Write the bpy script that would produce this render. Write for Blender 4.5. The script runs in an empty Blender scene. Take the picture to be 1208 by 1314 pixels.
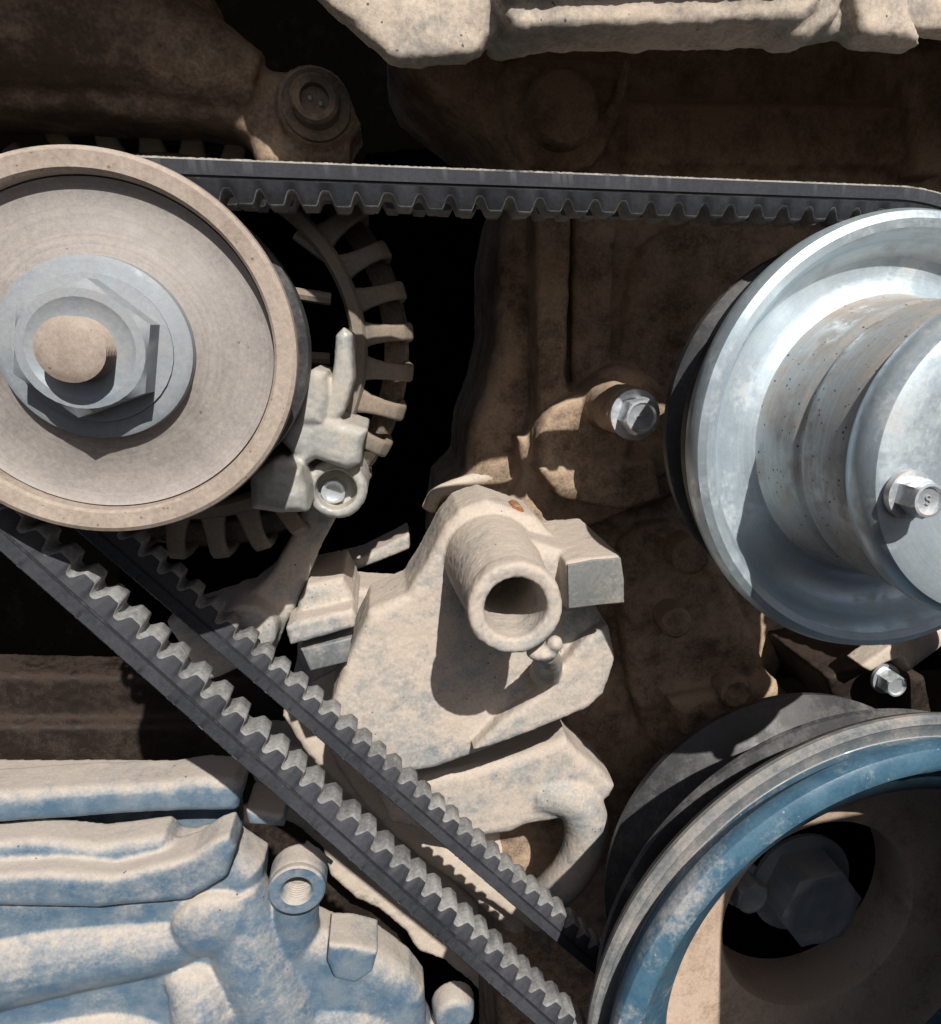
import bpy, bmesh, math, random
from mathutils import Vector, Matrix, noise as mnoise
random.seed(7)
R = math.radians
scene = bpy.context.scene
col = scene.collection

# ------------------------------------------------------------------ camera
# Camera sits 0.2 m in front of the belt drive.  X right, Y into the engine, Z up.
F, PX, PY, W, H = 990.0, 708.0, 657.0, 1208.0, 1314.0
BASE = Vector((0.0, 0.0, 1.0))                       # camera position, metres
NRM = Vector((-.22, -.2265, 1.0)).normalized()      # drive axis in camera space (x right, y down, z forward)
_ex = Vector((1, 0, 0)); AX = (_ex - NRM * _ex.dot(NRM)).normalized()
AY = NRM; AZ = AX.cross(AY)
cam_d = bpy.data.cameras.new('camera'); cam = bpy.data.objects.new('camera', cam_d); col.objects.link(cam)
def c2w(v): return Vector((v.dot(AX), v.dot(AY), v.dot(AZ)))
cr, cu, cb = c2w(Vector((1, 0, 0))), c2w(Vector((0, -1, 0))), c2w(Vector((0, 0, -1)))
cam.matrix_world = Matrix(((cr.x, cu.x, cb.x, BASE.x), (cr.y, cu.y, cb.y, BASE.y), (cr.z, cu.z, cb.z, BASE.z), (0, 0, 0, 1)))
cam_d.sensor_fit = 'VERTICAL'; cam_d.sensor_height = 24.0; cam_d.sensor_width = 24.0
cam_d.lens = 24.0 * F / H
cam_d.shift_x = (W / 2 - PX) / H
cam_d.shift_y = -(H / 2 - PY) / H
cam_d.clip_start = 0.005; cam_d.clip_end = 50
scene.camera = cam

# ------------------------------------------------------------------ light
SUN = Vector((-.17, 1.0, -.87))                     # the way the sunlight travels
elev = math.atan2(-SUN.z, math.hypot(SUN.x, SUN.y))
world = bpy.data.worlds.new('World'); scene.world = world; world.use_nodes = True
wn = world.node_tree.nodes; wl = world.node_tree.links
sky = wn.new('ShaderNodeTexSky'); sky.sky_type = 'NISHITA'; sky.sun_disc = False
sky.sun_elevation = elev; sky.sun_rotation = math.atan2(-SUN.x, -SUN.y)
sky.air_density = .45; sky.dust_density = 2.5
bg = wn['Background']; bg.inputs['Strength'].default_value = 0.05
wl.new(sky.outputs[0], bg.inputs[0])
sl = bpy.data.lights.new('sun', 'SUN'); sl.energy = 5.0; sl.angle = R(0.5); sl.color = (1.0, .95, .88)
so = bpy.data.objects.new('sun', sl); col.objects.link(so)
so.rotation_euler = SUN.to_track_quat('-Z', 'Y').to_euler(); so.location = BASE + Vector((.5, -3, 3))
scene.view_settings.view_transform = 'Standard'; scene.view_settings.look = 'None'
scene.view_settings.exposure = 0.0; scene.view_settings.gamma = 1.0
scene.render.engine = 'CYCLES'
scene.cycles.max_bounces = 8

# ------------------------------------------------------------------ helpers
MM = .001
def P(px, py, d):
    """the point on the plane at depth d (mm along the drive axis) under photo pixel px,py; world metres"""
    r = Vector(((px - PX) / F, (py - PY) / F, 1.0)); p = r * (d / r.dot(NRM))
    return BASE + Vector((p.dot(AX), d, p.dot(AZ))) * MM
def XZ(px, py, d):
    v = P(px, py, d) - BASE; return v.x / MM, v.z / MM
def WP(x, d, z): return BASE + Vector((x, d, z)) * MM

def smooth_loop(pts, n=4):
    out = []; N = len(pts)
    for i in range(N):
        p0, p1, p2, p3 = (Vector(pts[(i + k - 1) % N]) for k in range(4))
        for j in range(n):
            t = j / n
            out.append(tuple(.5 * ((2 * p1) + (p2 - p0) * t + (2 * p0 - 5 * p1 + 4 * p2 - p3) * t * t + (3 * p1 - p0 - 3 * p2 + p3) * t ** 3)))
    return out
def smooth_path(pts, n=6):
    pts = [Vector(p) for p in pts]; q = [2 * pts[0] - pts[1]] + pts + [2 * pts[-1] - pts[-2]]; out = []
    for i in range(1, len(q) - 2):
        p0, p1, p2, p3 = q[i - 1:i + 3]
        for j in range(n):
            t = j / n
            out.append(.5 * ((2 * p1) + (p2 - p0) * t + (2 * p0 - 5 * p1 + 4 * p2 - p3) * t * t + (3 * p1 - p0 - 3 * p2 + p3) * t ** 3))
    out.append(pts[-1]); return out

class MB:
    def __init__(s): s.bm = bmesh.new()
    def prism(s, outline, d0, d1, bevel=0.0, seg=3, smooth=0, slant=0.0, dfun=None):
        """outline in photo pixels on the plane d0, run straight back to depth d1 (mm)"""
        if smooth: outline = smooth_loop(outline, smooth)
        bm = s.bm
        f = [bm.verts.new(P(x, y, d0)) for x, y in outline]
        b = [bm.verts.new(Vector((v.co.x, (d1) * MM + BASE.y, v.co.z))) for v in f]
        if slant:
            c = sum((v.co for v in b), Vector()) / len(b)
            for v in b: v.co = c + (v.co - c) * Vector((1 + slant, 1, 1 + slant)) if False else Vector((c.x + (v.co.x - c.x) * (1 + slant), v.co.y, c.z + (v.co.z - c.z) * (1 + slant)))
        if dfun:
            for v, (x, y) in zip(f, outline): v.co.y += dfun(x, y) * MM
        n = len(f)
        ff = bm.faces.new(f); fb = bm.faces.new(b[::-1])
        side = [bm.faces.new((f[i], b[i], b[(i + 1) % n], f[(i + 1) % n])) for i in range(n)]
        bmesh.ops.recalc_face_normals(bm, faces=[ff, fb] + side)
        if bevel: bmesh.ops.bevel(bm, geom=list(ff.edges), offset=bevel * MM, segments=seg, profile=.5, affect='EDGES', clamp_overlap=True)
        return s
    def lathe(s, c, prof, seg=96, close=False, a0=0.0):
        """profile (radius, depth) in mm around the drive axis through c=(x,z)"""
        bm = s.bm; rings = []
        for r, d in prof:
            if r < 1e-6: rings.append([bm.verts.new(WP(c[0], d, c[1]))])
            else: rings.append([bm.verts.new(WP(c[0] + r * math.cos(a0 + 2 * math.pi * i / seg), d, c[1] + r * math.sin(a0 + 2 * math.pi * i / seg))) for i in range(seg)])
        fs = []
        prs = list(zip(rings[:-1], rings[1:])) + ([(rings[-1], rings[0])] if close else [])
        for a, b in prs:
            for i in range(seg):
                j = (i + 1) % seg
                if len(a) == 1 and len(b) == 1: continue
                if len(a) == 1: fs.append(bm.faces.new((a[0], b[i], b[j])))
                elif len(b) == 1: fs.append(bm.faces.new((a[i], b[0], a[j])))
                else: fs.append(bm.faces.new((a[i], b[i], b[j], a[j])))
        bmesh.ops.recalc_face_normals(bm, faces=fs)
        return s
    def tube(s, path, rad, seg=14):
        """round bar through world points (metres) with radius (mm), one value or one per point; capped"""
        bm = s.bm; n = len(path)
        rad = rad if isinstance(rad, (list, tuple)) else [rad] * n
        if len(rad) != n: rad = [rad[0] + (rad[-1] - rad[0]) * i / (n - 1) for i in range(n)]
        rings = []; up = Vector((0, 0, 1))
        for i, p in enumerate(path):
            t = (path[min(i + 1, n - 1)] - path[max(i - 1, 0)]).normalized()
            if i == 0: u = t.orthogonal().normalized()
            else: u = (u - t * u.dot(t)).normalized()
            w = t.cross(u)
            rings.append([bm.verts.new(p + (u * math.cos(2 * math.pi * k / seg) + w * math.sin(2 * math.pi * k / seg)) * rad[i] * MM) for k in range(seg)])
        fs = [bm.faces.new(rings[0]), bm.faces.new(rings[-1][::-1])]
        for a, b in zip(rings[:-1], rings[1:]):
            for k in range(seg): fs.append(bm.faces.new((a[k], b[k], b[(k + 1) % seg], a[(k + 1) % seg])))
        bmesh.ops.recalc_face_normals(bm, faces=fs)
        return s
    def ball(s, c, r, sc=(1, 1, 1), seg=24):
        m = Matrix.Translation(c) @ Matrix.Diagonal((sc[0] * r * MM, sc[1] * r * MM, sc[2] * r * MM, 1))
        bmesh.ops.create_uvsphere(s.bm, u_segments=seg, v_segments=seg // 2, radius=1, matrix=m); return s

def finish(name, mb, mat, root=None, smooth_ang=35, rough=0.0, part_of=None):
    me = bpy.data.meshes.new(name); mb.bm.to_mesh(me); mb.bm.free()
    o = bpy.data.objects.new(name, me); col.objects.link(o)
    me.materials.append(mat)
    return place(o, root, smooth_ang)
def place(o, root, smooth_ang=35):
    me = o.data
    if root is not None:
        off = Vector(root['_o']); o.parent = root; 
    else:
        xs = [v.co for v in me.vertices]; off = Vector((sum(v.x for v in xs) / len(xs), sum(v.y for v in xs) / len(xs), min(v.z for v in xs))); o.location = off
    me.transform(Matrix.Translation(-off)); o['_o'] = off
    for p in me.polygons: p.use_smooth = True
    bm = bmesh.new(); bm.from_mesh(me)
    lim = R(smooth_ang)
    for e in bm.edges:
        if len(e.link_faces) == 2 and e.calc_face_angle(0) > lim: e.smooth = False
    bm.to_mesh(me); bm.free()
    return o
def cast(name, mb, mat, root=None, voxel=.9, iters=4, grain=.25, gscale=14.0, lump=0.0):
    """fuse overlapping closed solids into one sand-cast body with filleted joints and a grainy skin"""
    me = bpy.data.meshes.new(name + '_raw'); mb.bm.to_mesh(me); mb.bm.free()
    o = bpy.data.objects.new(name, me); col.objects.link(o)
    m = o.modifiers.new('r', 'REMESH'); m.mode = 'VOXEL'; m.voxel_size = voxel * MM; m.adaptivity = 0.0
    m = o.modifiers.new('s', 'SMOOTH'); m.factor = .5; m.iterations = iters
    dg = bpy.context.evaluated_depsgraph_get(); dg.update()
    nm = bpy.data.meshes.new_from_object(o.evaluated_get(dg))
    o.modifiers.clear(); o.data = nm; bpy.data.meshes.remove(me); nm.name = name
    if grain or lump:
        for v, n in zip(nm.vertices, [v.normal.copy() for v in nm.vertices]):
            p = v.co / MM
            k = grain * mnoise.noise(p / (gscale * .1)) * .6 + grain * mnoise.noise(p / (gscale * .35)) * .8
            if lump: k += lump * mnoise.noise(p / gscale)
            v.co += n * (k * MM)
    nm.materials.clear(); nm.materials.append(mat)
    return place(o, root, 180)

def thing(name, label, cat, loc, group=None):
    o = bpy.data.objects.new(name, None); o.empty_display_size = .01; col.objects.link(o)
    o.location = loc; o['_o'] = Vector(loc); o['label'] = label; o['category'] = cat
    if group: o['group'] = group
    return o
def tag(o, label, cat, group=None):
    o['label'] = label; o['category'] = cat
    if group: o['group'] = group
    return o

# ------------------------------------------------------------------ materials
def srgb(r, g, b):
    f = lambda c: c / 12.92 if c <= .04045 else ((c + .055) / 1.055) ** 2.4
    return (f(r / 255), f(g / 255), f(b / 255), 1)
def dusty(name, base, dust, cover=.5, rough=.55, metal=0.0, up=.35, grain=.35, spots=0.0, spotcol=(.05, .035, .025, 1), bump=.25, scale=1.0, contrast=.22, base2=None, coat=0.0, axis=None, ringamt=.12):
    """paint or metal under a drifted coat of road dust"""
    m = bpy.data.materials.new(name); m.use_nodes = True
    N = m.node_tree.nodes; L = m.node_tree.links; b = N['Principled BSDF']
    geo = N.new('ShaderNodeNewGeometry')
    def nz(sc, det=4, ro=.6, off=0):
        n = N.new('ShaderNodeTexNoise'); n.inputs['Scale'].default_value = sc * scale; n.inputs['Detail'].default_value = det; n.inputs['Roughness'].default_value = ro
        mp = N.new('ShaderNodeMapping'); mp.inputs['Location'].default_value = (off, off * .7, off * 1.3); L.new(geo.outputs['Position'], mp.inputs[0]); L.new(mp.outputs[0], n.inputs['Vector']); return n.outputs['Fac']
    def math_(op, a, bb=None, clamp=False):
        n = N.new('ShaderNodeMath'); n.operation = op; n.use_clamp = clamp
        for i, v in enumerate((a, bb)):
            if v is None: continue
            if isinstance(v, (int, float)): n.inputs[i].default_value = v
            else: L.new(v, n.inputs[i])
        return n.outputs[0]
    def mix(fac, a, bb):
        n = N.new('ShaderNodeMix'); n.data_type = 'RGBA'
        for s_, v in ((n.inputs['Factor'], fac), (n.inputs['A'], a), (n.inputs['B'], bb)):
            if isinstance(v, (int, float)): s_.default_value = v
            elif isinstance(v, tuple): s_.default_value = v
            else: L.new(v, s_)
        return n.outputs['Result']
    sep = N.new('ShaderNodeSeparateXYZ'); L.new(geo.outputs['Normal'], sep.inputs[0])
    h = hash(name) % 17 + 1
    h = sum(ord(c) for c in name) % 17 + 1
    big, mid, fine, mic = nz(45, 3, .55, h), nz(210, 5, .65, h + 3), nz(900, 3, .6, h + 5), nz(2600, 2, .5, h + 7)
    s = math_('ADD', math_('MULTIPLY', math_('SUBTRACT', big, .5), 1.3), math_('MULTIPLY', math_('SUBTRACT', mid, .5), .9))
    s = math_('ADD', s, math_('MULTIPLY', math_('SUBTRACT', fine, .5), .45))
    s = math_('ADD', s, math_('MULTIPLY', sep.outputs['Z'], up))
    s = math_('ADD', s, cover)
    ramp = N.new('ShaderNodeMapRange'); ramp.interpolation_type = 'SMOOTHSTEP'; ramp.inputs['From Min'].default_value = .5 - contrast; ramp.inputs['From Max'].default_value = .5 + contrast
    L.new(s, ramp.inputs['Value']); fac = ramp.outputs[0]
    bc = base
    if base2: bc = mix(math_('MULTIPLY', math_('SUBTRACT', nz(120, 4, .6, h + 9), .38), 4, True), base, base2)
    c = mix(fac, bc, dust)
    # fine value grain
    g = N.new('ShaderNodeMapRange'); g.inputs['To Min'].default_value = 1 - grain; g.inputs['To Max'].default_value = 1 + grain * .7
    L.new(math_('ADD', math_('MULTIPLY', fine, .55), math_('MULTIPLY', mic, .45)), g.inputs['Value'])
    g.inputs['From Min'].default_value = .3; g.inputs['From Max'].default_value = .7
    vm = N.new('ShaderNodeVectorMath'); vm.operation = 'SCALE'; L.new(c, vm.inputs[0]); L.new(g.outputs[0], vm.inputs['Scale']); c = vm.outputs[0]
    ringn = None
    if axis:
        sx = N.new('ShaderNodeSeparateXYZ'); L.new(geo.outputs['Position'], sx.inputs[0])
        ax_, az_ = math_('SUBTRACT', sx.outputs['X'], BASE.x + axis[0] * MM), math_('SUBTRACT', sx.outputs['Z'], BASE.z + axis[1] * MM)
        rad = math_('SQRT', math_('ADD', math_('MULTIPLY', ax_, ax_), math_('MULTIPLY', az_, az_)))
        cv = N.new('ShaderNodeCombineXYZ'); L.new(math_('ADD', rad, math_('MULTIPLY', mid, .0006)), cv.inputs[0]); L.new(math_('MULTIPLY', sx.outputs['Y'], .9), cv.inputs[1])
        rn = N.new('ShaderNodeTexNoise'); rn.inputs['Scale'].default_value = 1500; rn.inputs['Detail'].default_value = 3; L.new(cv.outputs[0], rn.inputs['Vector']); ringn = rn.outputs['Fac']
        rm = N.new('ShaderNodeMapRange'); rm.inputs['From Min'].default_value = .3; rm.inputs['From Max'].default_value = .7; rm.inputs['To Min'].default_value = 1 - ringamt; rm.inputs['To Max'].default_value = 1 + ringamt; L.new(ringn, rm.inputs['Value'])
        vr = N.new('ShaderNodeVectorMath'); vr.operation = 'SCALE'; L.new(c, vr.inputs[0]); L.new(rm.outputs[0], vr.inputs['Scale']); c = vr.outputs[0]
    if spots:
        v = N.new('ShaderNodeTexVoronoi'); v.inputs['Scale'].default_value = 420 * scale; L.new(geo.outputs['Position'], v.inputs['Vector'])
        sp = math_('MULTIPLY', math_('LESS_THAN', math_('ADD', v.outputs['Distance'], math_('MULTIPLY', mid, .35)), .30), math_('GREATER_THAN', nz(95, 3, .5, h + 2), 1 - spots))
        c = mix(math_('MULTIPLY', sp, .8), c, spotcol)
    L.new(c, b.inputs['Base Color'])
    rr = N.new('ShaderNodeMapRange'); rr.inputs['To Min'].default_value = rough; rr.inputs['To Max'].default_value = .92; L.new(fac, rr.inputs['Value'])
    L.new(math_('ADD', rr.outputs[0], math_('MULTIPLY', math_('SUBTRACT', mid, .5), .25), True), b.inputs['Roughness'])
    if metal: L.new(math_('MULTIPLY', math_('SUBTRACT', 1.0, fac), metal), b.inputs['Metallic'])
    b.inputs['Specular IOR Level'].default_value = .35
    if coat: b.inputs['Coat Weight'].default_value = coat; b.inputs['Coat Roughness'].default_value = .25
    bp = N.new('ShaderNodeBump'); bp.inputs['Strength'].default_value = bump; bp.inputs['Distance'].default_value = .0008
    hh_ = math_('ADD', math_('MULTIPLY', mid, .6), math_('ADD', math_('MULTIPLY', fine, .35), math_('MULTIPLY', mic, .15)))
    if ringn is not None: hh_ = math_('ADD', hh_, math_('MULTIPLY', ringn, .35))
    L.new(hh_, bp.inputs['Height']); L.new(bp.outputs[0], b.inputs['Normal'])
    return m
AC = (-59.2, -2.3); FA = (139.5, -28.0); CA = (158.0, -222.0)     # pulley axes (x, z), mm from the camera
DUST = (.525, .455, .39, 1)
M = {}
M['bracket'] = dusty('bracket_paint', (.19, .235, .27, 1), DUST, .60, .5, up=.30, base2=(.36, .37, .36, 1), spots=.40, contrast=.34, grain=.16, bump=.16)
M['head'] = dusty('head_dust', (.20, .14, .10, 1), (.55, .43, .32, 1), .62, .6, up=.3, contrast=.4, grain=.2, bump=.16)
M['block'] = dusty('block_oily_dust', (.11, .076, .054, 1), (.47, .35, .25, 1), .54, .6, up=.3, contrast=.4, grain=.2, bump=.16)  # real dust, darkened and browned so the colour carries the shade
M['cover'] = dusty('rocker_cover_dust', (.27, .25, .23, 1), (.56, .475, .39, 1), .66, .6, up=.1, spots=.42, contrast=.28, grain=.2)
M['pump'] = dusty('pump_blue_paint', (.085, .15, .225, 1), (.48, .43, .38, 1), .06, .42, up=.95, base2=(.17, .22, .27, 1), spots=.36, contrast=.5, grain=.14, bump=.14)
M['lower'] = dusty('lower_cover_dust', (.30, .27, .24, 1), (.58, .50, .42, 1), .8, .6, up=.1, spots=.3, grain=.16, bump=.15)
M['alu'] = dusty('alternator_aluminium', (.40, .41, .40, 1), (.46, .42, .36, 1), .36, .45, metal=.25, up=.3, contrast=.35, grain=.15, bump=.12)
M['aludirt'] = dusty('alternator_dirty_aluminium', (.20, .185, .165, 1), (.28, .215, .16, 1), .5, .5, metal=.15, up=.3, contrast=.4, grain=.2, bump=.12)
M['disc'] = dusty('pulley_worn_steel', (.29, .27, .262, 1), (.37, .335, .31, 1), .5, .5, metal=.15, up=.0, spots=.38, contrast=.45, grain=.16, bump=.1, spotcol=(.16, .11, .085, 1), axis=AC, ringamt=.07)
M['rimdust'] = dusty('pulley_rim_rust', (.34, .28, .235, 1), (.44, .37, .315, 1), .5, .6, metal=.1, up=.0, spots=.5, contrast=.45, grain=.2, bump=.12, spotcol=(.20, .12, .08, 1))
M['nut'] = dusty('nut_zinc', (.27, .32, .37, 1), (.34, .34, .34, 1), .45, .45, metal=.25, up=.0, grain=.12, bump=.1, contrast=.6)
M['zinc'] = dusty('zinc_plate', (.57, .675, .75, 1), (.48, .45, .41, 1), .18, .38, metal=.62, up=.0, grain=.1, bump=.05, contrast=.4, axis=FA, ringamt=.06, spots=.3, spotcol=(.25, .16, .10, 1))
M['zincneck'] = dusty('zinc_plate_rusty', (.48, .51, .52, 1), (.38, .31, .25, 1), .40, .36, metal=.5, up=.05, grain=.16, bump=.08, spots=.62, spotcol=(.05, .025, .015, 1), contrast=.4, axis=FA, ringamt=.10)
M['bolt'] = dusty('bolt_zinc', (.62, .67, .72, 1), (.50, .44, .37, 1), .36, .34, metal=.6, up=.2, grain=.2, bump=.08)
M['boltdark'] = dusty('bolt_dark', (.085, .07, .058, 1), (.26, .20, .15, 1), .4, .4, metal=.4, grain=.2)
M['sheave'] = dusty('sheave_dark_steel', (.05, .052, .056, 1), (.17, .16, .155, 1), .26, .45, metal=.15, up=.1, grain=.15, bump=.1, contrast=.4)
M['flange'] = dusty('flange_worn_steel', (.20, .225, .24, 1), (.36, .33, .305, 1), .42, .4, metal=.35, up=.1, grain=.18, bump=.1, contrast=.4, axis=CA, ringamt=.12)
M['blue'] = dusty('crank_blue_paint', (.05, .12, .19, 1), (.38, .38, .38, 1), .20, .36, up=.08, contrast=.30, grain=.2, base2=(.08, .165, .235, 1), bump=.12, spots=.45, spotcol=(.35, .34, .33, 1))
M['web'] = dusty('crank_web_dust', (.30, .20, .14, 1), (.52, .40, .31, 1), .7, .7, up=.05, grain=.14, spots=.3, contrast=.35)
M['pad'] = dusty('bare_cast_pad', (.17, .18, .18, 1), (.33, .31, .28, 1), .34, .45, up=.2, grain=.2, bump=.15, contrast=.4)
M['hex'] = dusty('crank_bolt_steel', (.24, .28, .32, 1), (.34, .33, .32, 1), .3, .35, metal=.35, grain=.12, bump=.08, contrast=.45)
M['shadebrown'] = dusty('oily_black_brown', (.018, .012, .009, 1), (.045, .03, .022, 1), .4, .6, up=.2)  # dark brown stands in for shade on the flank and strut base
M['dark'] = dusty('dark_grime', (.0015, .0014, .0013, 1), (.003, .0027, .0024, 1), .3, .9, up=0); M['dark'].node_tree.nodes['Principled BSDF'].inputs['Specular IOR Level'].default_value = .0  # near-black colour stands in for deep shade in gaps and hollows
M['rubber'] = dusty('belt_rubber', (.026, .029, .037, 1), (.062, .066, .078, 1), .42, .62, up=.0, contrast=.5, grain=.2, bump=.1)
M['cog'] = dusty('belt_cog_worn', (.10, .102, .108, 1), (.33, .325, .32, 1), .55, .7, up=.0, contrast=.45, grain=.25, bump=.15)
M['cord'] = dusty('belt_cord', (.02, .02, .022, 1), (.06, .06, .062, 1), .3, .6, up=0)
M['back'] = dusty('belt_back_fabric', (.07, .07, .075, 1), (.34, .32, .29, 1), .55, .8, up=.15, grain=.45, bump=.3)

# ------------------------------------------------------------------ setting: dark engine bay behind
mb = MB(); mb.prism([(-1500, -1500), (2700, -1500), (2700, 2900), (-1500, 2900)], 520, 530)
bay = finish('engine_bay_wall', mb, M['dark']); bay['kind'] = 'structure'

# ------------------------------------------------------------------ cylinder head and timing cover
hd = thing('cylinder_head', 'dark dusty cylinder head face with round core plug, above the horizontal belt', 'cylinder head', P(900, 230, 330))
mb = MB()
mb.prism([(500, -300), (500, 40), (520, 86), (560, 118), (600, 150), (632, 180), (652, 212), (664, 250), (1500, 262), (1500, -300)], 330, 420, bevel=4)
mb.prism([(800, 128), (1165, 134), (1168, 215), (805, 212)], 326, 340, bevel=2)
mb.prism([(1172, 60), (1215, 60), (1215, 225), (1178, 222)], 314, 340, bevel=4)
mb.prism([(655, 75), (800, 78), (806, 120), (790, 165), (760, 215), (690, 222), (660, 190), (648, 140)], 322, 340, bevel=4, smooth=3)
cast('head_casting', mb, M['head'], hd, voxel=1.6, iters=3, grain=.5)
c = XZ(720, 142, 320)
mb = MB().lathe(c, [(0, 313.5), (10.5, 313.5), (12.8, 314.2), (14.2, 316), (15.2, 326), (0, 326)], 48)
pl = finish('core_plug', mb, M['head'], hd)
c = XZ(792, 100, 322); mb = MB(); mb.tube(smooth_path([P(806, 80, 318), P(800, 100, 318), P(795, 125, 318), P(780, 150, 320)]), 2.0, 10)
finish('casting_seam', mb, M['head'], hd)

tc = thing('timing_cover', 'brown dust-coated timing cover with vertical rib and round bosses, in shade behind the belts', 'timing cover', P(800, 1000, 330))
mb = MB()
mb.prism([(664, 225), (650, 270), (640, 330), (640, 430), (628, 490), (606, 545), (600, 610), (570, 640), (560, 700), (560, 860), (600, 1000), (640, 1200), (640, 1700), (1000, 1700), (1020, 1000), (1000, 880), (1040, 800), (1090, 700), (1700, 690), (1700, 268), (1400, 250)], 330, 420, bevel=9, seg=4)
mb.prism([(687, 225), (735, 225), (733, 330), (730, 410), (727, 480), (735, 540), (700, 560), (690, 520), (691, 480)], 308, 340, bevel=2)
mb.prism([(735, 225), (800, 225), (790, 330), (785, 460), (735, 500)], 321, 340, bevel=2)
mb.prism([(840, 300), (1000, 300), (980, 560), (860, 640), (800, 640), (800, 420)], 324, 340, bevel=6, smooth=3)
# big round boss and the casting under it
bc = XZ(752, 568, 300)
mb.lathe(bc, [(0, 300), (17.2, 300), (19, 301.2), (19.6, 304), (21.5, 334), (23, 345), (0, 345)], 56)
mb.prism([(664, 560), (672, 610), (655, 636), (600, 655), (640, 690), (760, 680), (840, 640), (820, 560)], 314, 345, bevel=4)
mb.prism([(690, 601), (840, 591), (850, 640), (800, 655), (720, 640)], 298, 312, bevel=1.2)
# stud boss
sb = XZ(815, 530, 264)
mb.lathe(sb, [(0, 268), (8.4, 268), (9.2, 269.5), (9.6, 285), (10.5, 340), (0, 340)], 40)
mb.prism([(770, 480), (850, 490), (870, 600), (770, 620)], 306, 340, bevel=5, smooth=3)
# lower faces with cast pads
mb.prism([(800, 700), (900, 690), (1000, 900), (960, 1000), (860, 980), (810, 880)], 318, 340, bevel=6, smooth=3)
mb.prism([(860, 900), (1000, 875), (1020, 900), (1000, 940), (880, 950)], 308, 340, bevel=5)
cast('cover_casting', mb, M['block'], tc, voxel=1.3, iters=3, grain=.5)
for x, y, r in ((866, 797, 7.2), (942, 886, 7.6), (884, 712, 8.5)):
    c = XZ(x, y, 308); mb = MB().lathe(c, [(0, 304), (r * .8, 304), (r, 305.5), (r, 322), (0, 322)], 32); finish('dust_cap', mb, M['block'], tc)

def hexbolt(root, c, d, rf, rw, hh=6.0, mat='bolt', a0=.2, dish=True, flange=True, name='bolt'):
    """flanged hex bolt head pointing at the viewer: head top at depth d"""
    mb = MB(); 
    top = d; bot = d + hh
    prof_r = rf
    mb.lathe(c, [(0, top + .6), (prof_r * .62, top + .6), (prof_r * .74, top), (prof_r * .86, top + .15)], 6 * 4, a0=a0) if False else None
    bm = mb.bm
    def ring(r, dd, hexa):
        vs = []
        for i in range(36):
            a = a0 + 2 * math.pi * i / 36
            rr = r if not hexa else r * math.cos(math.pi / 6) / math.cos(((a - a0) % (math.pi / 3)) - math.pi / 6)
            vs.append(bm.verts.new(WP(c[0] + rr * math.cos(a), dd, c[1] + rr * math.sin(a))))
        return vs
    rings = [ring(prof_r * .45, top + .9, False), ring(prof_r * .62, top + .7, False), ring(prof_r * .72, top, False), ring(prof_r * .84, top + .1, False), ring(prof_r * .985, top + 1.0, True), ring(prof_r, bot, True)]
    if flange: rings += [ring(rw, bot + .2, False), ring(rw, bot + 2.0, False)]
    rings += [ring(prof_r * .5, bot + 2.2, False)]
    bm.faces.new(rings[0])
    for A_, B_ in zip(rings[:-1], rings[1:]):
        for i in range(36): bm.faces.new((A_[i], B_[i], B_[(i + 1) % 36], A_[(i + 1) % 36]))
    bm.faces.new(rings[-1][::-1])
    bmesh.ops.recalc_face_normals(bm, faces=bm.faces[:])
    o = finish(name, mb, M[mat], root, 25)
    return o
def mark(root, c, d, s, mat):
    """raised S-shaped grade mark on a bolt head"""
    pts = [WP(c[0] + x * s, d, c[1] + z * s) for x, z in ((.5, .62), (0, .9), (-.5, .6), (-.3, .15), (.3, -.15), (.5, -.6), (0, -.9), (-.5, -.62))]
    mb = MB().tube(smooth_path(pts, 4), s * .17, 8); return finish('grade_mark', mb, M[mat], root)
b = hexbolt(tc, XZ(824, 535, 258), 257, 7.0, 9.2, 8.0); mx, mz = XZ(825, 534, 258); mb = MB().tube([WP(mx - 2.2, 257.7, mz), WP(mx + 2.2, 257.7, mz + .3)], .35, 8); finish('grade_mark', mb, M['nut'], b)
# dusty lips of the casting that catch the light
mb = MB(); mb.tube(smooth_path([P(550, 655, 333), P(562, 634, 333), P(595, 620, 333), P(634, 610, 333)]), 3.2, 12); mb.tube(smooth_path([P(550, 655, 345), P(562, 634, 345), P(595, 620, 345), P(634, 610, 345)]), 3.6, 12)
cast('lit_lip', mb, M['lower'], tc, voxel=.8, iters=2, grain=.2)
mb = MB(); mb.prism([(436, 722), (445, 737), (480, 724), (527, 705), (526, 684), (495, 700), (465, 715)], 330, 352, bevel=1.5)
cast('lower_lip', mb, M['bracket'], tc, voxel=.8, iters=2, grain=.2)

# ------------------------------------------------------------------ rocker cover overhanging at the top
rc = thing('rocker_cover', 'beige dust-caked cast rocker cover with stepped ledge overhanging at the top', 'engine cover', P(800, 60, 200))
mb = MB()
mb.prism([(230, -320), (300, -130), (380, -40), (414, 0), (436, 18), (455, 34), (478, 56), (500, 78), (532, 79), (570, 75), (604, 74), (622, 60), (634, 42), (641, 22), (655, 6), (700, -60), (700, -320)], 192, 198, bevel=2.2)
mb.prism([(640, -320), (640, 8), (660, 38), (760, 36), (900, 31), (1030, 25), (1056, 6), (1066, -320)], 188, 202, bevel=2)
mb.prism([(628, -320), (628, 62), (650, 70), (668, 64), (700, 56), (830, 54), (1000, 50), (1060, 46), (1110, 34), (1250, 40), (2600, 60), (2600, -320)], 196, 203, bevel=2)
mb.prism([(690, 10), (694, 44), (720, 52), (760, 46), (800, 50), (860, 44), (900, 48), (960, 46), (980, 10)], 194, 202, bevel=3, smooth=3)
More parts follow.
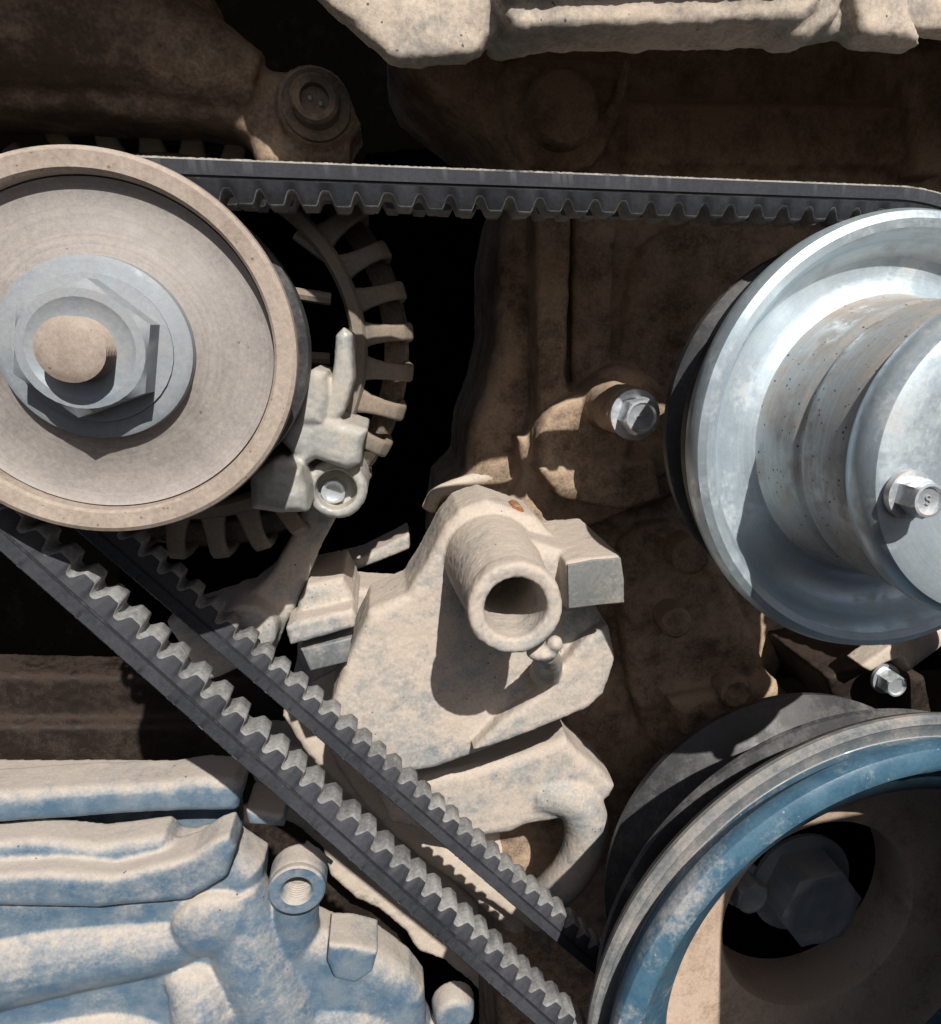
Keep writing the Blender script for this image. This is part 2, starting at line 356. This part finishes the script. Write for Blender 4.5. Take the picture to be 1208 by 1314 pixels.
mb.prism([(1000, -20), (1006, 44), (1030, 50), (1056, 40), (1082, 14), (1084, -40)], 191, 202, bevel=4, smooth=3)
mb.prism([(1098, -320), (1100, 0), (1106, 44), (1150, 50), (1190, 52), (1172, 8), (1160, -320)], 190, 200, bevel=2.5)
mb.prism([(640, -12), (1075, -26), (1075, -120), (640, -120)], 184, 200, bevel=2)
mb.prism([(-460, -760), (-460, -150), (180, -150), (330, -200), (2600, -250), (2600, -760)], 188, 202, bevel=3)  # unseen extension of the cover, added to cast shade on the parts below
mb.prism([(-460, -800), (-460, -440), (2600, -440), (2600, -800)], 192, 335, bevel=6)
cast('cover_casting', mb, M['cover'], rc, voxel=1.1, iters=2, grain=.6, gscale=16, lump=.4)

# ------------------------------------------------------------------ upper left mounting arm
am = thing('support_casting', 'brown support casting with socket bolt, above the alternator and belt', 'support casting', P(300, 200, 232))
mb = MB()
mb.prism([(-120, -60), (262, -30), (275, 20), (302, 56), (345, 84), (376, 86), (412, 96), (440, 118), (464, 154), (450, 172), (446, 215), (330, 220), (316, 178), (290, 158), (240, 150), (-120, 130)], 232, 262, bevel=5)
mb.tube(smooth_path([P(-120, 20, 238), P(120, 40, 236), P(240, 70, 234), P(330, 110, 236)]), [20, 16, 13, 8], 20)
mb.lathe(XZ(402, 132, 226), [(0, 226), (8, 226), (9.5, 227), (9.8, 230), (10.5, 245), (0, 245)], 40)
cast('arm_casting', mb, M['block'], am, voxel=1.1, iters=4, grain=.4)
c = XZ(404, 128, 220)
mb = MB().lathe(c, [(0, 221), (3.4, 221), (3.6, 218.4), (5.2, 218), (6.0, 218.8), (6.2, 224), (8.6, 224.2), (8.8, 226), (0, 226)], 40)
b = finish('socket_bolt', mb, M['boltdark'], am)
for dx in (-1.2, 1.4):
    mb = MB().ball(WP(c[0] + dx, 220.8, c[1] + dx * -.5), .75, seg=12); finish('lug', mb, M['nut'], b)

# ------------------------------------------------------------------ alternator
al = thing('alternator', 'alternator with large worn pulley disc, finned aluminium housing and bolted ear', 'alternator', WP(AC[0], 260, -75))
pw = bpy.data.objects.new
mb = MB().lathe(AC, [(16, 183.2), (20, 186.6), (28, 188.6), (33.5, 189.2), (35.0, 188.4), (35.2, 189.5), (30, 192.5), (16, 192.5)], 128, close=True)
pd = finish('pulley_disc', mb, M['disc'], al)
mb = MB().lathe(AC, [(35.3, 189), (35.5, 185.6), (36.1, 184.9), (39.4, 184.6), (40.3, 185.2), (40.6, 186.5), (40.2, 189), (38, 194), (35.3, 194)], 160, close=True)
finish('pulley_rim', mb, M['rimdust'], al)
mb = MB().lathe(AC, [(10, 190), (38, 192.5), (36, 199), (35.5, 213), (40, 217), (40, 228), (33, 234), (33, 250), (34, 256), (10, 258)], 96, close=True)
finish('pulley_grooves', mb, M['sheave'], al)
mb = MB().lathe(AC, [(6, 182.6), (17.8, 182.8), (19.0, 183.4), (19.2, 185.6), (6, 186.5)], 72, close=True)
nt = finish('washer', mb, M['nut'], al, 40)
hexbolt(al, AC, 174.5, 14.2, 15.4, 7.4, mat='nut', a0=.35, name='hex_nut')
thr = []
for i in range(9): thr += [(6.4, 169.0 + i * .9), (5.7, 169.45 + i * .9)]
mb = MB().lathe(AC, [(0, 168), (4.2, 168), (5.6, 168.6)] + thr + [(6.2, 177.5), (0, 177.5)], 40); finish('threaded_shaft', mb, M['rimdust'], al)
# housing
mb = MB().lathe(AC, [(49.5, 259), (50.5, 257.2), (53.5, 257.2), (54.6, 259), (54.6, 266), (49.5, 266)], 128, close=True); finish('grille_ring', mb, M['aludirt'], al)
mb = MB().lathe(AC, [(60, 276), (67, 275), (68.2, 276.5), (68.5, 310), (60, 310)], 128, close=True); finish('housing_shell', mb, M['boltdark'], al)
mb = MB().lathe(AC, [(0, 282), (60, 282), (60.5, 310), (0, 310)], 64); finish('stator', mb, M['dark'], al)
fin0 = None
NF = 32
for k in range(NF):
    a = 2 * math.pi * (k + .30) / NF
    if fin0 is None:
        mb = MB(); bm = mb.bm
        path = [(52.5, 259.6, 4.4), (57, 258.6, 3.2), (62, 258.2, 2.7), (66.4, 259.6, 2.7), (68.8, 263.0, 2.9), (69.4, 270, 3.1), (68.6, 279, 3.8)]
        rings = []
        for i, (r, d, w) in enumerate(path):
            q = path[min(i + 1, len(path) - 1)]; p_ = path[max(i - 1, 0)]
            t = Vector((q[0] - p_[0], q[1] - p_[1])).normalized(); nn = Vector((t.y, -t.x))
            rings.append([bm.verts.new(Vector((r - nn.x * u * 2.6 + (0 if 1 else 0), d - nn.y * u * 2.6, s_)) * MM) for u, s_ in ((-.15, -w * .75), (-.15, w * .75), (.15, w), (1, w), (1, -w), (.15, -w))])
        for A_, B_ in zip(rings[:-1], rings[1:]):
            for i in range(6): bm.faces.new((A_[i], B_[i], B_[(i + 1) % 6], A_[(i + 1) % 6]))
        bm.faces.new(rings[0]); bm.faces.new(rings[-1][::-1])
        bmesh.ops.recalc_face_normals(bm, faces=bm.faces[:])
        me = bpy.data.meshes.new('fin'); bm.to_mesh(me); bm.free(); me.materials.append(M['aludirt'])
        for p in me.polygons: p.use_smooth = True
        fin0 = me
    o = bpy.data.objects.new('fin', fin0); col.objects.link(o); o.parent = al
    o.location = WP(AC[0], 0, AC[1]) - Vector(al['_o']); o.rotation_euler = (0, -a, 0)
    bv = o.modifiers.new('b', 'BEVEL'); bv.width = .0007; bv.segments = 2
for x0, y0, x1, y1 in ((372, 376, 425, 384), (378, 458, 424, 461), (380, 300, 420, 330)):
    mb = MB().tube([P(x0, y0, 262), P(x1, y1, 262)], 2.0, 8); finish('inner_spoke', mb, M['aludirt'], al)
# ear casting at lower right
mb = MB()
mb.prism([(394, 478), (404, 472), (419, 478), (422, 512), (416, 548), (372, 548), (380, 526)], 228, 262, bevel=3)
mb.prism([(431, 430), (441, 420), (452, 428), (454, 490), (442, 530), (424, 552), (412, 532), (427, 480)], 230, 262, bevel=3)
mb.prism([(372, 534), (425, 536), (473, 552), (466, 572), (463, 596), (446, 604), (404, 590), (380, 606), (372, 622), (352, 622), (345, 600), (374, 584), (358, 566)], 229, 262, bevel=4)
mb.prism([(318, 612), (350, 596), (384, 606), (394, 634), (395, 660), (358, 662), (320, 656)], 214, 262, bevel=4)
mb.prism([(380, 580), (465, 590), (463, 634), (446, 656), (412, 660), (390, 650)], 244, 270, bevel=3)
mb.lathe(XZ(432, 628, 236), [(6.0, 235), (8.0, 235), (9.0, 236.4), (9.4, 262), (6.0, 262)], 40, close=True)
cast('mounting_ear', mb, M['alu'], al, voxel=.55, iters=2, grain=.2)
hexbolt(al, XZ(428, 631, 242), 241, 4.2, 5.6, 5, mat='bolt')

# ------------------------------------------------------------------ lower alternator bracket
ab = thing('alternator_bracket', 'beige dusty bracket arm with square block, below the alternator ear', 'bracket', P(380, 840, 275))
mb = MB()
mb.prism([(392, 640), (440, 650), (410, 706), (388, 762), (366, 806), (352, 838), (310, 862), (270, 840), (276, 796), (312, 768), (346, 740), (372, 694)], 266, 286, bevel=2.5)
mb.lathe(XZ(316, 812, 256), [(0, 256), (8, 256), (9.4, 257.2), (9.8, 262), (10.4, 285), (0, 285)], 40)
mb.prism([(210, 800), (300, 770), (330, 850), (260, 880)], 268, 290, bevel=3)
cast('arm_casting', mb, M['bracket'], ab, voxel=.8, iters=3, grain=.3)
mb = MB(); mb.prism([(366, 806), (380, 798), (452, 782), (458, 792), (456, 806), (372, 830)], 252, 300, bevel=1.6)
mb.prism([(392, 752), (440, 742), (454, 768), (456, 798), (376, 812), (382, 778)], 262, 300, bevel=3)
cast('clamp_block', mb, M['bracket'], ab, voxel=.7, iters=3, grain=.25)
mb = MB(); mb.prism([(386, 834), (452, 818), (446, 850), (398, 862)], 256, 290, bevel=.8); finish('spacer', mb, M['flange'], ab)

# ------------------------------------------------------------------ centre bracket with the hollow tube
br = thing('tube_bracket', 'beige dusty cast bracket with hollow round tube facing out, between alternator and pulleys', 'bracket', P(640, 960, 270))
TC = (33.7, -75.4)
mb = MB()
mb.lathe(TC, [(9.0, 206.2), (9.6, 205.2), (12.6, 204.8), (13.6, 205.8), (13.9, 208), (13.7, 212), (13.0, 213.6), (13.2, 216), (14.0, 225), (15.5, 250), (17.5, 275), (9, 275)], 64, close=True)
mb.prism([(727, 722), (760, 716), (798, 713), (803, 744), (803, 776), (770, 778), (728, 784)], 230, 285, bevel=1.6)
mb.prism([(668, 690), (740, 712), (760, 740), (740, 790), (690, 800)], 240, 285, bevel=4)
# back plate
mb.prism([(625, 642), (590, 655), (572, 676), (548, 722), (522, 764), (474, 786), (458, 820), (441, 858), (425, 905), (430, 970), (500, 1000), (560, 988), (612, 970), (690, 938), (757, 910), (776, 892), (790, 846), (783, 806), (760, 770), (740, 720), (690, 665)], 258, 290, bevel=3.5, seg=4)
mb.prism([(728, 850), (752, 822), (782, 802), (791, 846), (776, 892), (756, 910), (690, 938), (630, 960), (606, 966), (640, 930), (690, 896)], 250, 290, bevel=6, seg=5)
# broken weld lump under the tube
mb.ball(P(696, 836, 214), 3.4, (1.5, 1.2, .8)); mb.ball(P(712, 826, 212), 2.6); mb.tube(smooth_path([P(700, 838, 216), P(704, 850, 235), P(700, 862, 252)]), [3.4, 4, 6], 12)
cast('bracket_casting', mb, M['bracket'], br, voxel=.62, iters=5, grain=.28)
mb = MB(); mb.prism([(729, 725), (760, 719), (797, 716), (801, 744), (801, 773), (770, 776), (730, 781)], 229.6, 236, bevel=.25); finish('bare_pad', mb, M['pad'], br)
mb = MB().lathe(XZ(664, 657, 262), [(0, 261), (2.0, 261), (2.4, 262), (2.4, 272), (0, 272)], 20); finish('rusty_plug', mb, dusty('rust', (.30, .12, .05, 1), (.40, .25, .15, 1), .3, .8), br)
mb = MB(); mb.prism([(395, 735), (432, 727), (452, 756), (520, 760), (500, 790), (470, 792), (440, 858), (400, 880), (380, 850), (385, 770)], 300, 325, bevel=3)
cast('rear_shelf', mb, M['bracket'], br, voxel=.9, iters=3, grain=.25)

# ------------------------------------------------------------------ elbow casting below the bracket
el = thing('pipe_elbow', 'dusty grey cast elbow curving down behind the upper belt, below the tube bracket', 'pipe elbow', P(740, 1140, 285))
mb = MB()
mb.prism([(480, 1010), (566, 994), (592, 990), (666, 973), (728, 948), (744, 968), (774, 992), (792, 1011), (784, 1026), (740, 1050), (714, 1056), (676, 1062), (656, 1072), (600, 1080), (500, 1060)], 284, 312, bevel=4)
mb.tube(smooth_path([P(690, 1010, 292), P(735, 1022, 288), P(752, 1052, 287), P(748, 1090, 288), P(732, 1120, 290), P(704, 1150, 296)]), [10, 12.5, 12.5, 12, 11, 9], 22)
cast('elbow_casting', mb, M['bracket'], el, voxel=.8, iters=4, grain=.25)

# ------------------------------------------------------------------ lower cover behind the belts
lc = thing('lower_cover', 'beige dusty lower engine cover with wavy flange seen between the two lower belts', 'engine cover', P(400, 1300, 345))
mb = MB()
mb.prism([(360, 920), (385, 900), (420, 850), (560, 900), (640, 1000), (660, 1100), (722, 1180), (730, 1250), (690, 1240), (600, 1150), (520, 1090), (440, 1020), (395, 975)], 330, 400, bevel=4)
mb.prism([(440, 905), (520, 975), (560, 1070), (640, 1120), (702, 1175), (690, 1200), (630, 1160), (560, 1120), (480, 1050), (420, 960)], 318, 345, bevel=3, smooth=3)
mb.prism([(300, 960), (330, 1010), (352, 1046), (384, 1064), (414, 1090), (424, 1126), (458, 1156), (486, 1168), (520, 1196), (536, 1222), (570, 1234), (604, 1262), (640, 1300), (660, 1340), (760, 1340), (700, 1240), (560, 1110), (420, 960)], 425, 460, bevel=3)
cast('cover_casting', mb, M['lower'], lc, voxel=1.3, iters=3, grain=.5)

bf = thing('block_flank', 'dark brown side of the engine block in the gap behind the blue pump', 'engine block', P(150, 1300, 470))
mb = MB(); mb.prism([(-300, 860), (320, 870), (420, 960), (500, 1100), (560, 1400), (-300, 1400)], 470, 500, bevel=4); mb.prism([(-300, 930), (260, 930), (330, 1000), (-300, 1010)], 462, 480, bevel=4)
cast('flank_casting', mb, M['shadebrown'], bf, voxel=1.6, iters=3, grain=.5)

# ------------------------------------------------------------------ pump at lower left
pm = thing('pump_housing', 'blue painted dusty pump casting with round threaded boss, under the lower belt', 'pump', P(350, 1314, 260))
mb = MB()
mb.prism([(-140, 1140), (120, 1136), (208, 1132), (262, 1112), (300, 1098), (336, 1122), (334, 1168), (384, 1194), (426, 1214), (483, 1228), (527, 1260), (546, 1286), (548, 1330), (540, 1500), (-140, 1500)], 250, 268, bevel=8, seg=5)
mb.prism([(-140, 1134), (60, 1122), (140, 1128), (208, 1112), (245, 1100), (276, 1080), (293, 1074), (303, 1092), (290, 1128), (240, 1158), (120, 1168), (-140, 1165)], 243, 258, bevel=2.5)
mb.prism([(-140, 1100), (40, 1080), (120, 1088), (208, 1076), (222, 1090), (240, 1092), (262, 1086), (280, 1084), (290, 1100), (200, 1130), (-140, 1130)], 252, 266, bevel=3)
mb.tube(smooth_path([P(300, 1134, 258), P(326, 1220, 257), P(372, 1320, 260), P(400, 1420, 262)]), [11, 16, 19, 22], 28)
mb.tube(smooth_path([P(340, 1300, 264), P(430, 1290, 261), P(505, 1312, 263), P(540, 1400, 268)]), [14, 17, 13, 14], 28)
mb.tube(smooth_path([P(228, 1235, 255), P(258, 1280, 250), P(284, 1380, 252)]), [6, 11, 15], 24)
mb.tube(smooth_path([P(-60, 1230, 264), P(80, 1210, 260), P(210, 1196, 258), P(260, 1186, 256)]), [20, 18, 12, 10], 28)
mb.tube(smooth_path([P(40, 1350, 258), P(150, 1330, 254), P(222, 1332, 254)]), [20, 15, 8], 24)
mb.ball(P(274, 1186, 249), 13.5, (1.02, .42, .92))
mb.prism([(422, 1213), (450, 1214), (485, 1223), (478, 1248), (457, 1263), (430, 1258), (420, 1236)], 241, 258, bevel=1.2)
mb.lathe(XZ(584, 1308, 252), [(0, 252), (6, 252), (7.5, 253), (8, 256), (8.5, 262), (0, 262)], 32)
mb.tube([P(584, 1312, 260), P(500, 1400, 264)], [8, 10], 20)
# upper lobe
mb.prism([(-140, 1034), (60, 1016), (208, 1009), (257, 1002), (298, 1004), (312, 1014), (304, 1044), (208, 1046), (-140, 1070)], 258, 276, bevel=4, seg=4)
mb.prism([(314, 1040), (340, 1044), (364, 1048), (366, 1064), (318, 1060)], 264, 284, bevel=2)
mb.prism([(-140, 1000), (300, 1000), (310, 1130), (-140, 1130)], 276, 290, bevel=3)
BC = XZ(381, 1143, 234)
mb.lathe(BC, [(4.9, 235.6), (8.9, 235.6), (9.3, 237), (9.4, 246), (4.9, 246)], 48, close=True)
mb.tube([P(384, 1140, 252), P(372, 1236, 262)], [7, 11], 20)
cast('pump_casting', mb, M['pump'], pm, voxel=.7, iters=5, grain=.15, lump=.3)
thr = []
for i in range(8): thr += [(4.5, 235.2 + i * 1.1), (5.0, 235.75 + i * 1.1)]
mb = MB().lathe(BC, [(5.6, 247), (9.0, 236.5), (9.1, 234.4), (8.5, 233.8), (5.4, 233.8), (4.8, 234.4)] + thr + [(4.6, 247), (0, 246), (0, 247)], 48); finish('threaded_boss', mb, M['pumpring'] if 'pumpring' in M else M['pump'], pm, 30)
# wire clip by the belt
mb = MB().tube([P(393, 1081, 300), P(426, 1107, 300)], .9, 8); finish('spring_clip', mb, M['bolt'], pm)

# ------------------------------------------------------------------ belts
def hull(pts):
    pts = sorted(set(pts)); 
    def half(ps):
        h = []
        for p in ps:
            while len(h) > 1 and (h[-1][0] - h[-2][0]) * (p[1] - h[-2][1]) - (h[-1][1] - h[-2][1]) * (p[0] - h[-2][0]) <= 0: h.pop()
            h.append(p)
        return h
    a, b_ = half(pts), half(pts[::-1]); return a[:-1] + b_[:-1]
def belt_path(circles, pitch, per):
    pts = []
    for x, z, r in circles: pts += [(x + r * math.cos(2 * math.pi * i / 720), z + r * math.sin(2 * math.pi * i / 720)) for i in range(720)]
    h = hull([(round(a, 5), round(b_, 5)) for a, b_ in pts]); n = len(h)
    ls = [math.dist(h[i], h[(i + 1) % n]) for i in range(n)]; tot = sum(ls)
    nt_ = round(tot / pitch); N_ = nt_ * per; out = []; i = 0; acc = 0
    for k in range(N_):
        s = tot * k / N_
        while acc + ls[i] < s: acc += ls[i]; i += 1
        t = (s - acc) / ls[i]; a, b_ = h[i], h[(i + 1) % n]
        out.append((a[0] + (b_[0] - a[0]) * t, a[1] + (b_[1] - a[1]) * t))
    nor = []
    for k in range(N_):
        a, b_ = out[k - 2], out[(k + 2) % N_]; l = math.dist(a, b_); nor.append(((b_[1] - a[1]) / l, -(b_[0] - a[0]) / l))
    return out, nor
def belt(label, circles, d0, width, phase, cogh, seed):
    rnd = random.Random(seed)
    path, nor = belt_path(circles, 7.4, 14); N_ = len(path)
    x0 = sum(p[0] for p in path) / N_
    root = thing('drive_belt', label, 'drive belt', WP(0, d0, min(p[1] for p in path)), 'cogged belts of the belt drive')
    def sweep(name, section, mats, mid=None):
        mb = MB(); bm = mb.bm; rings = []
        for k in range(N_):
            (x, z), (nx, nz) = path[k], nor[k]
            rings.append([bm.verts.new(WP(x + nx * h, d, z + nz * h)) for h, d in section(k)])
        m = len(rings[0]); fmat = []
        for k in range(N_):
            A_, B_ = rings[k], rings[(k + 1) % N_]
            for i in range(m):
                f = bm.faces.new((A_[i], A_[(i + 1) % m], B_[(i + 1) % m], B_[i])); f.material_index = mid[i] if mid else 0
        bmesh.ops.recalc_face_normals(bm, faces=bm.faces[:])
        o = finish(name, mb, M[mats[0]], root, 50)
        for x in mats[1:]: o.data.materials.append(M[x])
        return o
    jit = [rnd.uniform(-.12, .12) for _ in range(N_)]
    # outer band with frayed back edge
    sweep('outer_band', lambda k: [(-3.6, d0 + .25), (-.5, d0 - .05), (.0 + jit[k] * .8, d0 + .5), (.05, d0 + width - .5), (-.5, d0 + width), (-3.6, d0 + width - .25)], ['rubber', 'back'], [0, 1, 1, 1, 0, 0])
    sweep('cord_layer', lambda k: [(-3.4, d0 + .7), (-3.4, d0 + width - .7), (-4.8, d0 + width - .9), (-4.8, d0 + .9)], ['cord'])
    tj = [rnd.uniform(-.06, .06) for _ in range(N_ // 14 + 2)]; th = [rnd.uniform(-.35, .2) for _ in range(N_ // 14 + 2)]
    def cogs(k):
        t = k / 14 + phase; i = int(t) % len(tj); u = (t % 1) + tj[i]
        w = .5 + .5 * math.cos(2 * math.pi * (u - .5)); w = max(0, min(1, w / .66)); w = w * w * (3 - 2 * w)
        h = 6.6 + (cogh + th[i]) * w; tap = h * .22
        return [(-4.4, d0 + .4), (-4.4, d0 + width - .4), (-h + .7, d0 + width - tap), (-h, d0 + width - tap - .7), (-h, d0 + tap + .7), (-h + .7, d0 + tap)]
    sweep('cogs', cogs, ['rubber', 'cog'], [0, 0, 1, 1, 1, 0])
    return root
belt('cogged black drive belt lying in front, its lower run over the blue pump', [(-60.4, -9.5, 49), (FA[0], FA[1], 68.5), (CA[0], CA[1], 89.5)], 200, 13, .0, 3.1, 3)
belt('cogged black drive belt lying behind, its lower run just below the tube bracket', [(-60.4, -7.4, 52.3), (FA[0], FA[1], 73), (CA[0], CA[1], 79)], 240, 13, .4, 2.9, 5)

# ------------------------------------------------------------------ fan pulley, right
fp = thing('fan_pulley', 'shiny zinc plated fan pulley with rolled rim and stepped rusty hub', 'pulley', WP(FA[0], 220, FA[1] - 60))
mb = MB().lathe(FA, [(20, 262), (40, 262), (41, 258), (34, 250), (34, 242), (41, 236), (42, 226), (55.5, 225), (56.5, 224), (56.5, 221), (55.5, 220), (46, 216), (46, 211), (57.5, 206), (58.5, 204), (58.5, 200), (20, 200)], 128, close=True)
finish('rear_sheave', mb, M['sheave'], fp)
mb = MB().lathe(FA, [(30, 201.5), (56, 201), (59.5, 198), (61.0, 194), (61.2, 190.5), (60.2, 187.6), (58.2, 186.4), (56.0, 187.0), (54.4, 189.4), (53.4, 193), (52.0, 195.6), (49.5, 197), (45, 197.6), (42, 197.2), (40, 196), (30, 196.2)], 192, close=True)
finish('rolled_rim', mb, M['zinc'], fp)
mb = MB().lathe(FA, [(30, 200), (40.6, 197.6), (38.9, 194.6), (38.2, 190), (37.8, 181), (37.5, 179), (36.7, 178), (36.6, 176.6), (37.2, 175.6), (37.3, 173.5), (37, 161), (36.4, 158.5), (36.2, 157), (30, 157)], 160, close=True)
finish('stepped_hub', mb, M['zincneck'], fp)
mb = MB().lathe(FA, [(30, 160), (36.5, 157.4), (37.6, 155.4), (38.0, 152.4), (37.4, 149.2), (35.8, 147.0), (33, 146.2), (20, 146), (18.5, 146.6), (17.5, 148.4), (15, 149), (0, 149), ], 160)
finish('hub_cap', mb, M['zinc'], fp)
bx, bz = XZ(1192, 642, 138); vx, vz = bx - FA[0], bz - FA[1]
for k in range(4):
    a = k * math.pi / 2; cx = FA[0] + vx * math.cos(a) - vz * math.sin(a); cz = FA[1] + vx * math.sin(a) + vz * math.cos(a)
    b = hexbolt(fp, (cx, cz), 137.5, 4.3, 5.4, 6.0, a0=.35 + a); mark(b, (cx, cz), 138.2, 1.1, 'nut')

# ------------------------------------------------------------------ crank pulley, lower right
cp = thing('crank_pulley', 'crankshaft pulley with chipped blue painted rim and dusty hollow centre', 'pulley', WP(CA[0], 220, CA[1] - 105))
mb = MB().lathe(CA, [(60, 268), (78, 268), (79, 264), (66, 254), (66, 246), (80, 238), (78, 236), (78, 224), (95, 219), (96, 217.5), (95.5, 216), (80, 210), (80, 206), (101, 201), (103, 200), (104, 198.8), (104.2, 197.6), (96, 197.2), (79.5, 203), (78, 235), (64, 240), (60, 264)], 192, close=True)
finish('rear_sheave', mb, M['sheave'], cp)
mb = MB().lathe(CA, [(90, 196.5), (104.7, 196.8), (105.0, 195), (104.2, 193.6), (102.6, 193.2), (101.6, 194.0), (98, 194.4), (96.6, 193.2), (95.6, 191.6), (95, 190), (90, 190)], 192, close=True)
finish('front_flange', mb, M['flange'], cp)
mb = MB(); bm = mb.bm
prof = [(94, 197), (97.5, 196), (98.2, 190), (101.4, 187), (102.0, 184), (101.2, 181.8), (99.4, 180.6), (96.6, 180.0), (94.6, 180.4), (93.2, 182), (91.8, 184.6), (88, 188.4), (78, 196), (76, 200), (75, 233), (77.5, 233), (78.5, 203), (88, 196)]
mb.lathe(CA, prof, 240, close=True)
for v in bm.verts:
    p = (v.co - BASE) / MM; r = math.hypot(p.x - CA[0], p.z - CA[1])
    if 86 < r < 94 and p.y < 190:
        k = mnoise.noise(p / 4.0) * .9 + mnoise.noise(p / 1.3) * .5; u = Vector((p.x - CA[0], 0, p.z - CA[1])) / r; v.co += u * (k * MM)
finish('blue_rim', mb, M['blue'], cp)
mb = MB().lathe(CA, [(76.0, 227), (73, 229), (66, 230), (54, 231), (46, 232), (41.5, 233), (40.2, 235), (40, 250), (40, 262), (60, 262), (62, 236), (76, 234)], 160, close=True)
finish('web', mb, M['web'], cp)
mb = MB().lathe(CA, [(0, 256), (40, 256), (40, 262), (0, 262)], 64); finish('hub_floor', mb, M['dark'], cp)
hexbolt(cp, (CA[0] + 1, CA[1] + 2), 233, 18, 22, 16, mat='hex', a0=.1, name='crank_bolt')
hexbolt(cp, XZ(962, 1148, 246), 243, 7.5, 9.5, 8, mat='hex', a0=.4, name='small_bolt')

# ------------------------------------------------------------------ small bolt between the pulleys
sb_ = thing('tensioner_strut', 'dusty strut and small hex bolt between the two right pulleys', 'strut', P(1150, 880, 262))
mb = MB(); mb.prism([(1106, 856), (1150, 824), (1172, 798), (1184, 802), (1180, 836), (1140, 850), (1118, 862)], 262, 274, bevel=1); mb.tube([P(1150, 845, 268), P(1260, 760, 272)], 7, 16)
cast('strut', mb, M['lower'], sb_, voxel=.8, iters=2, grain=.25)
mb = MB(); mb.prism([(1060, 868), (1130, 852), (1190, 870), (1200, 920), (1080, 920)], 276, 330, bevel=3); cast('strut_base', mb, M['shadebrown'], sb_, voxel=1.0, iters=3, grain=.3)
hexbolt(sb_, XZ(1150, 880, 258), 257, 5.2, 6.4, 7, mat='bolt', a0=.5)

# ------------------------------------------------------------------ panel added out of view at right to shade the hollow pulley
mb = MB(); V8 = [(138, -73), (420, -57), (420, -520), (138, -520)]
f0 = [mb.bm.verts.new(WP(x, 106, z)) for x, z in V8]; f1 = [mb.bm.verts.new(WP(x, 109, z)) for x, z in V8]
mb.bm.faces.new(f0); mb.bm.faces.new(f1[::-1])
for i in range(4): mb.bm.faces.new((f0[i], f1[i], f1[(i + 1) % 4], f0[(i + 1) % 4]))
bmesh.ops.recalc_face_normals(mb.bm, faces=mb.bm.faces[:])
bmesh.ops.bevel(mb.bm, geom=mb.bm.edges[:], offset=.001, segments=2, affect='EDGES')
mb.tube([WP(141, 104, -73), WP(141, 104, -520)], 3.0, 12)
tag(finish('shade_panel', mb, M['rubber']), 'flat black panel added out of view to shade the crank pulley', 'shade panel')

# ------------------------------------------------------------------ tidy
for o in bpy.data.objects:
    if '_o' in o: del o['_o']
